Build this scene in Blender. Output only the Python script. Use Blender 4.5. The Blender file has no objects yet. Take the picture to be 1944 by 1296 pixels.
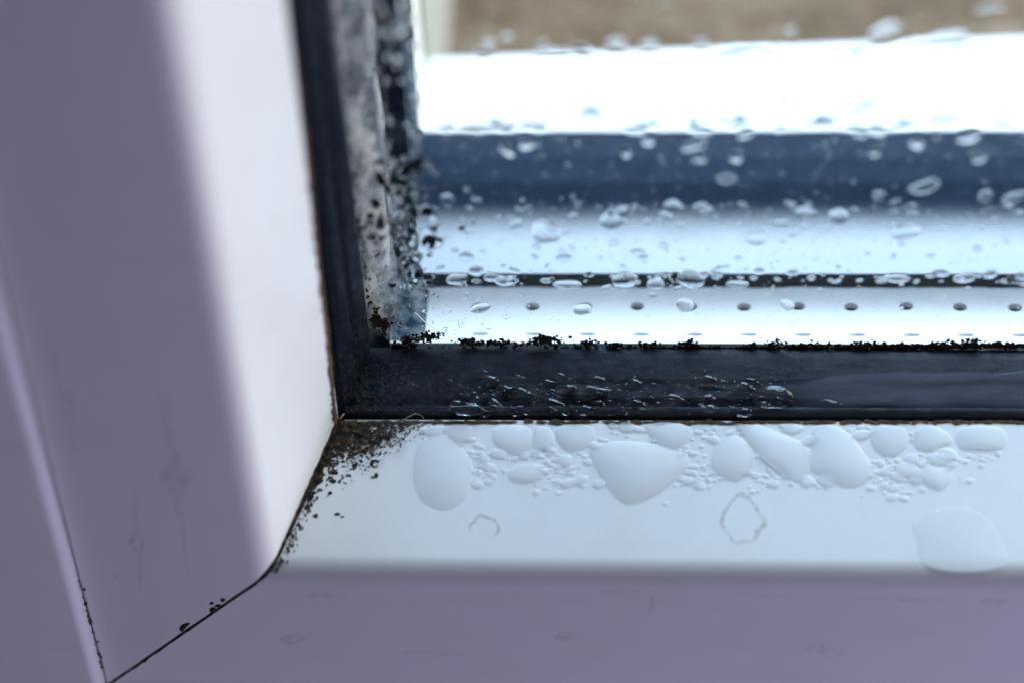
import bpy, bmesh, math, random
from mathutils import Vector, Matrix
from mathutils.noise import noise as pnoise
random.seed(7)
sc = bpy.context.scene
COL = sc.collection
S = 0.001                       # everything below is laid out in millimetres

# ------------------------------------------------------------------ camera
CAM = Vector((27.71394, -179.34579, 189.47642))
RT = Vector((0.99889062, 0.03423928, -0.0323297))
FW = Vector((-0.04702355, 0.68858645, -0.723628))
UP = Vector((-0.00251471, 0.72434548, 0.6894326))
FPX = 4574.34                   # focal length in photo pixels (1944 wide)
cd = bpy.data.cameras.new("camera")
cam = bpy.data.objects.new("camera", cd)
COL.objects.link(cam)
M = Matrix((RT, UP, -FW)).transposed().to_4x4()
M.translation = CAM * S
cam.matrix_world = M
cd.sensor_width = 36.0
cd.lens = 36.0 * FPX / 1944.0
cd.clip_start = 0.01
cd.clip_end = 50.0
cd.dof.use_dof = True
cd.dof.focus_distance = 0.2605
cd.dof.aperture_fstop = 6.8
cd.dof.aperture_blades = 7
sc.camera = cam

# ------------------------------------------------------------------ world and lamps
w = bpy.data.worlds.new("World")
sc.world = w
w.use_nodes = True
bg = w.node_tree.nodes["Background"]
bg.inputs[0].default_value = (0.66, 0.70, 1.05, 1)      # dim room
bg.inputs[1].default_value = 0.032

def area(name, direction, dist, sx, sy, power, col, target=(20, 0, 0)):
    l = bpy.data.lights.new(name, 'AREA')
    l.shape = 'RECTANGLE'; l.size = sx; l.size_y = sy
    l.energy = power; l.color = col
    o = bpy.data.objects.new(name, l)
    COL.objects.link(o)
    d = Vector(direction).normalized()
    o.location = Vector(target) * S + d * dist
    o.rotation_euler = d.to_track_quat('Z', 'Y').to_euler()
    return o
area("sky_light", (0.20, 0.60, 0.78), 1.0, 0.7, 0.5, 22.5, (0.55, 0.77, 1.08))
area("side_daylight", (0.86, 0.32, 0.42), 0.9, 0.5, 0.6, 15.0, (0.98, 0.94, 0.78))
area("room_fill", (0.75, -0.58, -0.33), 0.55, 0.25, 0.25, 1.42, (0.85, 0.81, 1.22), (8, 0, 0))

sc.view_settings.view_transform = 'Standard'
sc.view_settings.look = 'None'
sc.view_settings.exposure = 0.0
sc.view_settings.gamma = 1.0
sc.view_settings.use_curve_mapping = False
sc.render.engine = 'CYCLES'
sc.cycles.use_denoising = True
sc.cycles.max_bounces = 14
sc.cycles.transparent_max_bounces = 24
sc.cycles.transmission_bounces = 12
sc.cycles.caustics_reflective = False
sc.cycles.caustics_refractive = True
sc.cycles.sample_clamp_indirect = 0.0

# ------------------------------------------------------------------ materials
def new_mat(name):
    m = bpy.data.materials.new(name)
    m.use_nodes = True
    nt = m.node_tree
    return m, nt, nt.nodes["Principled BSDF"]

def N(nt, t, **kw):
    n = nt.nodes.new(t)
    for k, v in kw.items():
        setattr(n, k, v)
    return n

def noise_tex(nt, scale, detail=4.0, rough=0.55, vec=None, stretch=None):
    tc = N(nt, 'ShaderNodeTexCoord')
    src = tc.outputs['Object']
    if stretch:
        mp = N(nt, 'ShaderNodeMapping')
        mp.inputs['Scale'].default_value = stretch
        nt.links.new(src, mp.inputs['Vector']); src = mp.outputs['Vector']
    n = N(nt, 'ShaderNodeTexNoise')
    n.inputs['Scale'].default_value = scale
    n.inputs['Detail'].default_value = detail
    n.inputs['Roughness'].default_value = rough
    nt.links.new(src, n.inputs['Vector'])
    return n.outputs['Fac']

def ramp(nt, fac, stops):
    r = N(nt, 'ShaderNodeValToRGB')
    e = r.color_ramp.elements
    while len(e) < len(stops):
        e.new(0.5)
    for el, (p, c) in zip(e, stops):
        el.position = p; el.color = (*c, 1)
    nt.links.new(fac, r.inputs['Fac'])
    return r.outputs['Color']

def mixc(nt, fac, a, b, mode='MIX'):
    m = N(nt, 'ShaderNodeMix', data_type='RGBA', blend_type=mode)
    for sock, v in ((m.inputs[0], fac), (m.inputs[6], a), (m.inputs[7], b)):
        if isinstance(v, (int, float)): sock.default_value = v
        elif isinstance(v, tuple): sock.default_value = (*v, 1)
        else: nt.links.new(v, sock)
    return m.outputs[2]

def bump(nt, bs, fac, strength, dist):
    b = N(nt, 'ShaderNodeBump')
    b.inputs['Strength'].default_value = strength
    b.inputs['Distance'].default_value = dist
    nt.links.new(fac, b.inputs['Height'])
    nt.links.new(b.outputs['Normal'], bs.inputs['Normal'])

def pvc(name, col, rough=0.38, corner=False):
    m, nt, bs = new_mat(name)
    grain = noise_tex(nt, 9000, 2)
    wear = noise_tex(nt, 120, 6, 0.6)
    smear = noise_tex(nt, 260, 5, 0.6, stretch=(0.12, 1, 1))
    c = ramp(nt, grain, [(0.25, tuple(v * 0.87 for v in col)), (0.75, col)])
    c2 = mixc(nt, ramp(nt, wear, [(0.45, (0, 0, 0)), (0.9, (0.25,) * 3)]), c, (0.60, 0.57, 0.52))
    if corner:
        geo = N(nt, 'ShaderNodeNewGeometry')
        ds = N(nt, 'ShaderNodeVectorMath', operation='DISTANCE')
        nt.links.new(geo.outputs['Position'], ds.inputs[0]); ds.inputs[1].default_value = (0.0000, -0.0082, -0.0034)
        mr = N(nt, 'ShaderNodeMapRange', interpolation_type='SMOOTHSTEP')
        mr.inputs[1].default_value = 0.0; mr.inputs[2].default_value = 0.0066
        mr.inputs[3].default_value = 1.0; mr.inputs[4].default_value = 0.0
        nt.links.new(ds.outputs['Value'], mr.inputs[0])
        blot = ramp(nt, noise_tex(nt, 1300, 6, 0.65, stretch=(1, .5, 1)), [(0.36, (0, 0, 0)), (0.62, (1, 1, 1))])
        c2 = mixc(nt, mixc(nt, 1.0, mr.outputs[0], blot, 'MULTIPLY'), c2, (0.085, 0.06, 0.04))
    c3 = mixc(nt, ramp(nt, smear, [(0.60, (0, 0, 0)), (0.85, (0.22,) * 3)]), c2, (0.45, 0.42, 0.40))
    nt.links.new(c3, bs.inputs['Base Color'])
    bs.inputs['Roughness'].default_value = rough
    bump(nt, bs, noise_tex(nt, 2500, 3), 0.15, 0.00004)
    return m

M_PVC = pvc('white_pvc', (0.80, 0.80, 0.80), corner=True)
M_PVC_OUT = pvc('outer_white_pvc', (0.80, 0.79, 0.77))

def rubber(name, spec, lo, hi, rlo, rhi):
    m, nt, bs = new_mat(name)
    geo = N(nt, 'ShaderNodeNewGeometry')
    sub = N(nt, 'ShaderNodeVectorMath', operation='DISTANCE')
    nt.links.new(geo.outputs['Position'], sub.inputs[0])
    sub.inputs[1].default_value = (-0.0005, -0.004, -0.0012)
    near = N(nt, 'ShaderNodeMapRange')
    near.inputs[1].default_value = 0.003; near.inputs[2].default_value = 0.017
    near.inputs[3].default_value = 1.0; near.inputs[4].default_value = 0.05
    nt.links.new(sub.outputs['Value'], near.inputs[0])
    dust = noise_tex(nt, 2600, 7, 0.75)
    speck = ramp(nt, dust, [(0.52, (0, 0, 0)), (0.70, (1, 1, 1))])
    mul = mixc(nt, 1.0, speck, near.outputs[0], 'MULTIPLY')
    base = ramp(nt, noise_tex(nt, 900, 5, 0.6), [(0.3, lo), (0.75, hi)])
    c = mixc(nt, mul, base, (0.10, 0.095, 0.10))
    nt.links.new(c, bs.inputs['Base Color'])
    rr = ramp(nt, noise_tex(nt, 700, 4, stretch=(.3, 1, 1)), [(0.35, (rlo,) * 3), (0.65, (rhi,) * 3)])
    nt.links.new(rr, bs.inputs['Roughness'])
    bs.inputs['Specular IOR Level'].default_value = spec
    bump(nt, bs, dust, 0.5, 0.00012)
    return m
M_RUB = rubber('black_rubber', 0.3, (0.008, 0.010, 0.015), (0.026, 0.029, 0.040), 0.16, 0.42)
M_RUB_DRY = rubber('dry_black_rubber', 0.03, (0.003, 0.005, 0.009), (0.010, 0.014, 0.021), 0.35, 0.55)

def slate():
    m, nt, bs = new_mat('slate_rubber')
    c = ramp(nt, noise_tex(nt, 350, 5), [(0.3, (0.016, 0.027, 0.047)), (0.75, (0.026, 0.041, 0.068))])
    nt.links.new(c, bs.inputs['Base Color'])
    bs.inputs['Roughness'].default_value = 0.5
    bs.inputs['Specular IOR Level'].default_value = 0.01
    return m
M_SLATE = slate()

def flat(name, lo, hi, scale, rough, bmp=None, spec=0.5):
    m, nt, bs = new_mat(name)
    f = noise_tex(nt, scale, 5, 0.6)
    nt.links.new(ramp(nt, f, [(0.3, lo), (0.7, hi)]), bs.inputs['Base Color'])
    bs.inputs['Roughness'].default_value = rough
    bs.inputs['Specular IOR Level'].default_value = spec
    if bmp: bump(nt, bs, f, bmp[0], bmp[1])
    return m
M_SPACER = flat('pale_aluminium', (0.92, 0.93, 0.94), (0.95, 0.95, 0.96), 700, 0.5)
M_BUTYL = flat('black_butyl', (0.001, 0.002, 0.004), (0.004, 0.006, 0.010), 900, 1.0, (0.3, 0.0001), 0.0)
M_KEY = flat('blue_grey_plastic', (0.006, 0.020, 0.036), (0.016, 0.040, 0.065), 900, 0.6, None, 0.1)
M_HOLE_SHADE = flat('cavity_shade', (0.008, 0.02, 0.035), (0.015, 0.03, 0.05), 500, 0.8)  # dark colour paints the shade inside the hollow spacer
M_STAIN = None

def sealant():
    m, nt, bs = new_mat('mottled_sealant')
    f = noise_tex(nt, 300, 5, 0.6, stretch=(1, 1, 0.6))
    c = ramp(nt, f, [(0.36, (0.018, 0.026, 0.042)), (0.46, (0.11, 0.115, 0.13)), (0.54, (0.32, 0.31, 0.31)), (0.68, (0.52, 0.51, 0.52))])
    f2 = noise_tex(nt, 1800, 5, 0.7)
    c2 = mixc(nt, ramp(nt, f2, [(0.58, (0, 0, 0)), (0.72, (0.45,) * 3)]), c, (0.06, 0.055, 0.06))
    nt.links.new(c2, bs.inputs['Base Color'])
    bs.inputs['Roughness'].default_value = 0.6
    bump(nt, bs, f2, 0.6, 0.0002)
    return m
M_SEAL = sealant()

def stone():
    m, nt, bs = new_mat('weathered_stone')
    a = noise_tex(nt, 75, 8, 0.7, stretch=(0.6, 1.3, 1))
    c = ramp(nt, a, [(0.28, (0.10, 0.062, 0.036)), (0.5, (0.21, 0.14, 0.088)), (0.70, (0.36, 0.26, 0.18))])
    b = noise_tex(nt, 420, 6, 0.7)
    c2 = mixc(nt, ramp(nt, b, [(0.5, (0, 0, 0)), (0.72, (0.8,) * 3)]), c, (0.42, 0.30, 0.21))
    nt.links.new(c2, bs.inputs['Base Color'])
    bs.inputs['Roughness'].default_value = 0.85
    bs.inputs['Specular IOR Level'].default_value = 0.15
    bump(nt, bs, b, 1.0, 0.002)
    return m
M_STONE = stone()
M_PLASTER = flat('grey_plaster', (0.30, 0.29, 0.26), (0.44, 0.43, 0.40), 90, 0.9, (0.5, 0.0008))

def mould():
    m, nt, bs = new_mat('black_mould')
    f = noise_tex(nt, 1500, 5, 0.6)
    c = ramp(nt, f, [(0.35, (0.006, 0.006, 0.006)), (0.52, (0.028, 0.019, 0.011)), (0.66, (0.11, 0.07, 0.035))])
    nt.links.new(c, bs.inputs['Base Color'])
    bs.inputs['Roughness'].default_value = 0.8
    bs.inputs['Specular IOR Level'].default_value = 0.2
    return m
M_MOULD = mould()
M_BROWN = flat('brown_grime', (0.02, 0.012, 0.006), (0.12, 0.065, 0.025), 700, 0.8)

def glass():
    m, nt, bs = new_mat('clear_glass')
    out = nt.nodes['Material Output']
    nt.nodes.remove(bs)
    tr = N(nt, 'ShaderNodeBsdfTransparent'); tr.inputs[0].default_value = (0.965, 0.985, 0.99, 1)
    gl = N(nt, 'ShaderNodeBsdfGlossy'); gl.inputs['Roughness'].default_value = 0.0
    fr = N(nt, 'ShaderNodeFresnel'); fr.inputs[0].default_value = 1.52
    geo = N(nt, 'ShaderNodeNewGeometry')
    inv = N(nt, 'ShaderNodeMath', operation='SUBTRACT'); inv.inputs[0].default_value = 1.0
    nt.links.new(geo.outputs['Backfacing'], inv.inputs[1])
    mu = N(nt, 'ShaderNodeMath', operation='MULTIPLY')
    nt.links.new(fr.outputs[0], mu.inputs[0]); nt.links.new(inv.outputs[0], mu.inputs[1])
    mx = N(nt, 'ShaderNodeMixShader')
    nt.links.new(mu.outputs[0], mx.inputs[0])
    nt.links.new(tr.outputs[0], mx.inputs[1]); nt.links.new(gl.outputs[0], mx.inputs[2])
    nt.links.new(mx.outputs[0], out.inputs['Surface'])
    return m
M_GLASS = glass()

def water():
    m, nt, bs = new_mat('water')
    bs.inputs['Base Color'].default_value = (1, 1, 1, 1)
    bs.inputs['Roughness'].default_value = 0.0
    bs.inputs['IOR'].default_value = 1.333
    bs.inputs['Transmission Weight'].default_value = 1.0
    return m
M_WATER = water()

def scatter_water(name, cloud, col, rough=0.05, thru=0.0):
    """clear film with a share of scattering in it that stands in for sheen and refracted light"""
    m, nt, bs = new_mat(name)
    out = nt.nodes['Material Output']
    bs.inputs['Base Color'].default_value = (*col, 1)
    bs.inputs['Roughness'].default_value = rough
    bs.inputs['IOR'].default_value = 1.333
    tr = N(nt, 'ShaderNodeBsdfTransparent')
    mx = N(nt, 'ShaderNodeMixShader')
    mx.inputs[0].default_value = cloud
    body = bs.outputs[0]
    if thru:
        tl = N(nt, 'ShaderNodeBsdfTranslucent'); tl.inputs[0].default_value = (*col, 1)
        m2 = N(nt, 'ShaderNodeMixShader'); m2.inputs[0].default_value = thru
        nt.links.new(bs.outputs[0], m2.inputs[1]); nt.links.new(tl.outputs[0], m2.inputs[2])
        body = m2.outputs[0]
    nt.links.new(tr.outputs[0], mx.inputs[1]); nt.links.new(body, mx.inputs[2])
    if thru:                                        # wet skin: sky glints by Fresnel over the clear body
        gl = N(nt, 'ShaderNodeBsdfGlossy'); gl.inputs['Roughness'].default_value = 0.06
        lw = N(nt, 'ShaderNodeLayerWeight'); lw.inputs[0].default_value = 0.12
        sc_ = N(nt, 'ShaderNodeMath', operation='MULTIPLY'); sc_.inputs[1].default_value = 0.12
        m3 = N(nt, 'ShaderNodeMixShader')
        nt.links.new(lw.outputs['Fresnel'], sc_.inputs[0]); nt.links.new(sc_.outputs[0], m3.inputs[0])
        nt.links.new(mx.outputs[0], m3.inputs[1]); nt.links.new(gl.outputs[0], m3.inputs[2])
        mx = m3
    nt.links.new(mx.outputs[0], out.inputs['Surface'])
    return m
M_DROP = scatter_water('scatter_water', 0.33, (0.96, 0.97, 0.975), 0.06, 0.45)  # white scatter stands in for light refracted through clear drops

def film_mat():
    m = scatter_water('sheen_water', 0.5, (0.085, 0.09, 0.12), 0.2)  # grey tint paints the sheen of the water film
    nt = m.node_tree
    mx = [n for n in nt.nodes if n.type == 'MIX_SHADER'][0]
    f = noise_tex(nt, 420, 5, 0.6, stretch=(0.22, 1, 1))
    at = N(nt, 'ShaderNodeAttribute'); at.attribute_name = 'thickness'
    ss = N(nt, 'ShaderNodeMapRange', interpolation_type='SMOOTHSTEP'); ss.inputs[2].default_value = 0.6
    nt.links.new(at.outputs['Fac'], ss.inputs[0])
    fac = mixc(nt, 1.0, ramp(nt, f, [(0.3, (0.2,) * 3), (0.62, (0.8,) * 3)]), ss.outputs[0], 'MULTIPLY')
    nt.links.new(fac, mx.inputs[0])
    return m
M_FILM = film_mat()

def mist(name, axis_lo, axis_hi, top, scale, patch):
    """corner condensation, and a painted spacer reflection: a white scatter whose density falls with height and breaks up in patches"""
    m, nt, bs = new_mat(name)
    out = nt.nodes['Material Output']; nt.nodes.remove(bs)
    di = N(nt, 'ShaderNodeBsdfDiffuse'); di.inputs[0].default_value = (0.8, 0.82, 0.85, 1)
    tl = N(nt, 'ShaderNodeBsdfTranslucent'); tl.inputs[0].default_value = (0.85, 0.9, 0.95, 1)
    ad = N(nt, 'ShaderNodeMixShader'); ad.inputs[0].default_value = 0.92
    nt.links.new(di.outputs[0], ad.inputs[1]); nt.links.new(tl.outputs[0], ad.inputs[2])
    tr = N(nt, 'ShaderNodeBsdfTransparent')
    tc = N(nt, 'ShaderNodeTexCoord'); sx = N(nt, 'ShaderNodeSeparateXYZ')
    nt.links.new(tc.outputs['Object'], sx.inputs[0])
    mr = N(nt, 'ShaderNodeMapRange', interpolation_type='SMOOTHERSTEP')
    mr.inputs[1].default_value = axis_lo * S; mr.inputs[2].default_value = axis_hi * S
    mr.inputs[3].default_value = top; mr.inputs[4].default_value = 0.0
    nt.links.new(sx.outputs['Z'], mr.inputs[0])
    f = ramp(nt, noise_tex(nt, scale, 5, 0.6), [(patch[0], (patch[2],) * 3), (patch[1], (1, 1, 1))])
    mu = N(nt, 'ShaderNodeMath', operation='MULTIPLY')
    nt.links.new(mr.outputs[0], mu.inputs[0]); nt.links.new(f, mu.inputs[1])
    mx = N(nt, 'ShaderNodeMixShader')
    nt.links.new(mu.outputs[0], mx.inputs[0])
    nt.links.new(tr.outputs[0], mx.inputs[1]); nt.links.new(ad.outputs[0], mx.inputs[2])
    nt.links.new(mx.outputs[0], out.inputs['Surface'])
    return m
M_PANE_REFLECT = mist('spacer_reflection', -1.0, 10.3, 0.92, 260, (0.3, 0.65, 0.82))  # spacer's reflection in the outer pane, painted as a white sheet fading upward
M_SMEAR = mist('corner_mist', 2.0, 22.0, 0.10, 650, (0.42, 0.62, 0.0))

def stain():
    m, nt, bs = new_mat('dried_water_stain')
    f = noise_tex(nt, 900, 4)
    nt.links.new(ramp(nt, f, [(0.3, (0.42, 0.40, 0.33)), (0.7, (0.66, 0.66, 0.62))]), bs.inputs['Base Color'])
    bs.inputs['Roughness'].default_value = 0.7
    out = nt.nodes['Material Output']
    tr = N(nt, 'ShaderNodeBsdfTransparent'); mx = N(nt, 'ShaderNodeMixShader')
    nt.links.new(ramp(nt, noise_tex(nt, 1100, 4, 0.6), [(0.38, (0.03,) * 3), (0.68, (0.34,) * 3)]), mx.inputs[0])
    nt.links.new(tr.outputs[0], mx.inputs[1]); nt.links.new(bs.outputs[0], mx.inputs[2])
    nt.links.new(mx.outputs[0], out.inputs['Surface'])
    return m
M_STAIN = stain()
def smudge():
    m, nt, bs = new_mat('faint_smudge')
    bs.inputs['Base Color'].default_value = (0.22, 0.20, 0.18, 1); bs.inputs['Roughness'].default_value = 0.7
    out = nt.nodes['Material Output']
    tr = N(nt, 'ShaderNodeBsdfTransparent'); mx = N(nt, 'ShaderNodeMixShader')
    nt.links.new(ramp(nt, noise_tex(nt, 900, 5, 0.65), [(0.40, (0.0,) * 3), (0.72, (0.17,) * 3)]), mx.inputs[0])
    nt.links.new(tr.outputs[0], mx.inputs[1]); nt.links.new(bs.outputs[0], mx.inputs[2])
    nt.links.new(mx.outputs[0], out.inputs['Surface'])
    return m
M_SMUDGE = smudge()
M_GRIT = flat('grey_black_grit', (0.003, 0.003, 0.004), (0.035, 0.034, 0.038), 1500, 0.9, None, 0.1)
M_FIBRE = flat('pale_fibre', (0.55, 0.52, 0.46), (0.75, 0.72, 0.66), 900, 0.6)

# ------------------------------------------------------------------ mesh helpers
class MB:
    def __init__(self): self.v = []; self.f = []
    def add(self, vs, fs):
        o = len(self.v)
        self.v += [tuple(p) for p in vs]
        self.f += [tuple(i + o for i in q) for q in fs]
    def box(self, a, b):
        (x0, y0, z0), (x1, y1, z1) = a, b
        self.add([(x, y, z) for x in (x0, x1) for y in (y0, y1) for z in (z0, z1)],
                 [(0, 1, 3, 2), (4, 6, 7, 5), (0, 4, 5, 1), (2, 3, 7, 6), (0, 2, 6, 4), (1, 5, 7, 3)])
    def build(self, name, mat, parent=None, origin=(0, 0, 0), angle=35, recalc=True):
        o3 = Vector(origin)
        me = bpy.data.meshes.new(name)
        me.from_pydata([(Vector(p) - o3) * S for p in self.v], [], self.f)
        if recalc:
            bm = bmesh.new(); bm.from_mesh(me)
            bmesh.ops.recalc_face_normals(bm, faces=bm.faces)
            bm.to_mesh(me); bm.free()
        me.shade_smooth()
        me.set_sharp_from_angle(angle=math.radians(angle))
        me.materials.append(mat)
        ob = bpy.data.objects.new(name, me)
        ob.location = o3 * S
        COL.objects.link(ob)
        if parent:
            ob.parent = parent
        return ob

def tag(o, label, cat=None, group=None, kind=None):
    if label: o['label'] = label
    if cat: o['category'] = cat
    if group: o['group'] = group
    if kind: o['kind'] = kind
    return o

def fillet(pts, radii, n=8):
    out = []
    for i, (p, r) in enumerate(zip(pts, radii)):
        if r <= 0: out.append(p); continue
        P = Vector(p); A = Vector(pts[i - 1]) - P; B = Vector(pts[(i + 1) % len(pts)]) - P
        la, lb = A.length, B.length
        A.normalize(); B.normalize()
        ang = A.angle(B)
        t = min(r / math.tan(ang / 2), la * 0.49, lb * 0.49)
        r2 = t * math.tan(ang / 2)
        c = P + (A + B).normalized() * (r2 / math.sin(ang / 2))
        a0 = P + A * t - c; b0 = P + B * t - c
        tot = a0.angle_signed(b0)
        for k in range(n + 1):
            q = a0.copy(); q.rotate(Matrix.Rotation(-tot * k / n, 2))
            out.append(tuple(c + q))
    return out

def extrude(prof, axis, far, gap=0.0, jitter=None, seg=1):
    """prof: closed list of (p, d); axis 'H' runs along +x at z=-p, axis 'V' runs up z at x=-p; both start on the mitre x = z"""
    mb = MB(); n = len(prof)
    rows = []
    for s in range(seg + 1):
        t = s / seg
        row = []
        for (p, d) in prof:
            a = (-p + gap) * (1 - t) + far * t
            row.append((a, -d, -p) if axis == 'H' else (-p, -d, a))
        rows.append(row)
    for r_ in rows: mb.v += r_
    for s in range(seg):
        for i in range(n):
            j = (i + 1) % n
            mb.f.append((s * n + i, s * n + j, (s + 1) * n + j, (s + 1) * n + i))
    mb.f.append(tuple(range(n)))
    mb.f.append(tuple(seg * n + i for i in reversed(range(n))))
    return mb

def ray(u, v):
    return RT * ((u - 972) / FPX) + FW - UP * ((v - 648) / FPX)

class Plane:
    def __init__(self, o, n):
        self.o = Vector(o); self.n = Vector(n).normalized()
        ax = Vector((1, 0, 0)) if abs(self.n.x) < 0.8 else Vector((0, 0, 1))
        self.a = (ax - self.n * ax.dot(self.n)).normalized()
        self.b = self.n.cross(self.a)
    def at(self, u, v):
        d = ray(u, v)
        return CAM + d * ((self.o - CAM).dot(self.n) / d.dot(self.n))
P1, D1, P2, D2, P3 = 2.885, 7.764, 9.581, 23.65, 30.0
LEDGE = Plane((0, -D1, -P1), Vector((0, -(P2 - P1), (D2 - D1))))
SIDE = Plane((-P1, -D1, 0), Vector(((D2 - D1), -(P2 - P1), 0)))
FRONT = Plane((0, -D2, 0), (0, -1, 0))
GLASS = Plane((0, 0, 0), (0, -1, 0))
RUBBER = Plane((0.0, -1.1, -0.10), Vector((0, -2.05, 5.5)))

# ------------------------------------------------------------------ the window
win = bpy.data.objects.new('window', None)
COL.objects.link(win)
win.location = (0, 0, 0)
win.empty_display_size = 0.02
tag(win, 'lower left corner of a white plastic double glazed window, wet and mouldy', 'window', kind='thing')

bead = fillet([(4.6, 7.45), (P1, 7.55), (P2, D2), (P3, D2), (P3, 9.0)], [0, 0.35, 3.2, 0.5, 0], 12)
def bead_part(axis, far, label):
    o = extrude(bead, axis, far, 0.10).build('glazing_bead', M_PVC, win, angle=40)
    return tag(o, label)
bead_part('H', 190, 'white bottom glazing bead with water drops on its ledge')
bead_part('V', 230, 'white upright glazing bead on the left')

gas = fillet([(3.6, 0.03), (-0.05, 0.03), (-0.02, 0.7), (0.12, 1.3), (0.95, 3.6), (1.25, 4.1), (1.75, 5.6), (2.42, 6.35), (2.05, 6.75), (2.30, 7.2), (3.6, 7.25)],
             [0, 0.1, 0.3, 0.6, 0.3, 0.4, 0.5, 0.15, 0.14, 0.1, 0], 5)
gh = extrude(gas, 'H', 190).build('gasket', M_RUB, win, angle=50); tag(gh, 'black bottom rubber gasket, wet and grimy')
gas_v = fillet([(3.6, 0.03), (-0.05, 0.03), (-0.02, 0.8), (0.15, 1.6), (0.75, 3.0), (1.35, 3.7), (1.30, 4.7), (1.8, 5.9), (2.45, 6.5), (2.3, 7.2), (3.6, 7.25)],
               [0, 0.1, 0.4, 0.6, 0.4, 0.3, 0.4, 0.6, 0.2, 0.1, 0], 5)
gv = extrude(gas_v, 'V', 230).build('gasket', M_RUB_DRY, win, angle=50); tag(gv, 'black upright rubber gasket on the left')

def rubber_plane(u, v):
    """the stretch of the bottom gasket seen at a photo pixel"""
    best = None
    for (p0, d0), (p1, d1) in zip(gas, gas[1:]):
        n = Vector((0, -(p1 - p0), d1 - d0))
        if n.length < 1e-6: continue
        pl = Plane((0, -d0, -p0), n)
        q = pl.at(u, v)
        lo, hi = min(d0, d1) - 1e-4, max(d0, d1) + 1e-4
        if lo <= -q.y <= hi:
            t = (q - CAM).length
            if best is None or t < best[0]: best = (t, Plane(q, RUBBER.n))
    return best[1] if best else RUBBER

# sash rails beyond the beads
sash = fillet([(P3 + 0.12, 9.0), (P3 + 0.12, D2 + 1.7), (78, D2 + 1.7), (78, 9.0)], [0, 1.1, 0.5, 0], 8)
tag(extrude(sash, 'H', 190).build('sash_frame', M_PVC, win, angle=40), 'white bottom sash rail')
tag(extrude(sash, 'V', 230).build('sash_frame', M_PVC, win, angle=40), 'white upright sash rail')

for y0, y1, lab in ((0.0, 3.0, 'inner pane with condensation'), (13.0, 16.0, 'outer pane')):
    mb = MB(); mb.box((-7, y0, -7), (189, y1, 229))
    tag(mb.build('glass_pane', M_GLASS, win, angle=20), lab)

# bottom spacer bar: pale strip with two rows of real perforations
ZS = -2.5
def perforated(mb, y0, y1, z, x0, x1, holes, depth=0.8, nseg=24):
    """holes: list of (cx, cy, rx, ry); one row, y0..y1; cells split half way between holes"""
    xs = [x0] + [(a[0] + b[0]) / 2 for a, b in zip(holes, holes[1:])] + [x1]
    for (cx, cy, rx, ry), xa, xb in zip(holes, xs, xs[1:]):
        ring, rect, low = [], [], []
        for k in range(nseg):
            t = 2 * math.pi * k / nseg
            c, s = math.cos(t), math.sin(t)
            ring.append((cx + rx * c, cy + ry * s, z))
            low.append((cx + rx * c, cy + ry * s, z - depth))
            hx = (xb - cx) if c > 0 else (cx - xa)
            hy = (y1 - cy) if s > 0 else (cy - y0)
            q = min(hx / abs(c) if abs(c) > 1e-6 else 1e9, hy / abs(s) if abs(s) > 1e-6 else 1e9)
            rect.append((cx + q * c, cy + q * s, z))
        fs = []
        for k in range(nseg):
            j = (k + 1) % nseg
            fs.append((k, j, nseg + j, nseg + k))
            fs.append((nseg + k, nseg + j, 2 * nseg + j, 2 * nseg + k))
        mb.add(rect + ring + low, fs)
        # corner triangles that the radial split leaves open
        for (qx, qy) in ((xa, y0), (xb, y0), (xb, y1), (xa, y1)):
            best = None
            for k in range(nseg):
                a, b = rect[k], rect[(k + 1) % nseg]
                if abs(a[0] - b[0]) > 1e-6 and abs(a[1] - b[1]) > 1e-6:
                    if (abs(a[0] - qx) < 1e-6 or abs(b[0] - qx) < 1e-6) and (abs(a[1] - qy) < 1e-6 or abs(b[1] - qy) < 1e-6):
                        best = (a, b)
            if best:
                mb.add([best[0], best[1], (qx, qy, z)], [(0, 1, 2)])
hx = [17.3 + 5.92 * k for k in range(-1, 29)]
mb = MB()
perforated(mb, 6.3, 12.0, ZS, 1.8, 187.5, [(x + random.uniform(-.15, .15), 8.75 + random.uniform(-.1, .1), 0.80, 0.62) for x in hx])
perforated(mb, 3.1, 6.3, ZS, 1.8, 187.5, [(x + 0.25, 4.45, 0.95, 0.24) for x in hx])
mb.box((1.8, 3.1, -6.5), (187.5, 3.2, -2.503)); mb.box((1.8, 11.9, -6.5), (187.5, 12.0, -2.503))
sp = mb.build('spacer_bar', M_SPACER, win, angle=30); tag(sp, 'pale bottom spacer bar with two rows of perforations')
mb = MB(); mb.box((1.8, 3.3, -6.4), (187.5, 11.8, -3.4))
mb.build('hole_shade', M_HOLE_SHADE, sp)  # dark block under the perforations, coloured as the shade in them
# butyl seal, a wavy black bead between spacer and outer pane
mb = MB(); seg = 260
for i in range(seg + 1):
    x = 1.0 + 186 * i / seg
    a = 0.22 * pnoise(Vector((x * 0.22, 3, 1))) + 0.10 * pnoise(Vector((x * 0.9, 7, 2)))
    b = 0.22 * pnoise(Vector((x * 0.3, 11, 5))) + 0.16 * pnoise(Vector((x * 1.1, 1, 8)))
    mb.v += [(x, 11.85 + a, -4.5), (x, 11.80 + a, -2.30 + b * .3), (x, 12.3, -2.15 + b), (x, 12.88, -1.95 + 2.2 * b), (x, 12.88, -4.5)]
for i in range(seg):
    for k in range(4):
        mb.f.append((i * 5 + k, i * 5 + k + 1, (i + 1) * 5 + k + 1, (i + 1) * 5 + k))
mb.build('butyl_seal', M_BUTYL, win, angle=80)
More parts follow.
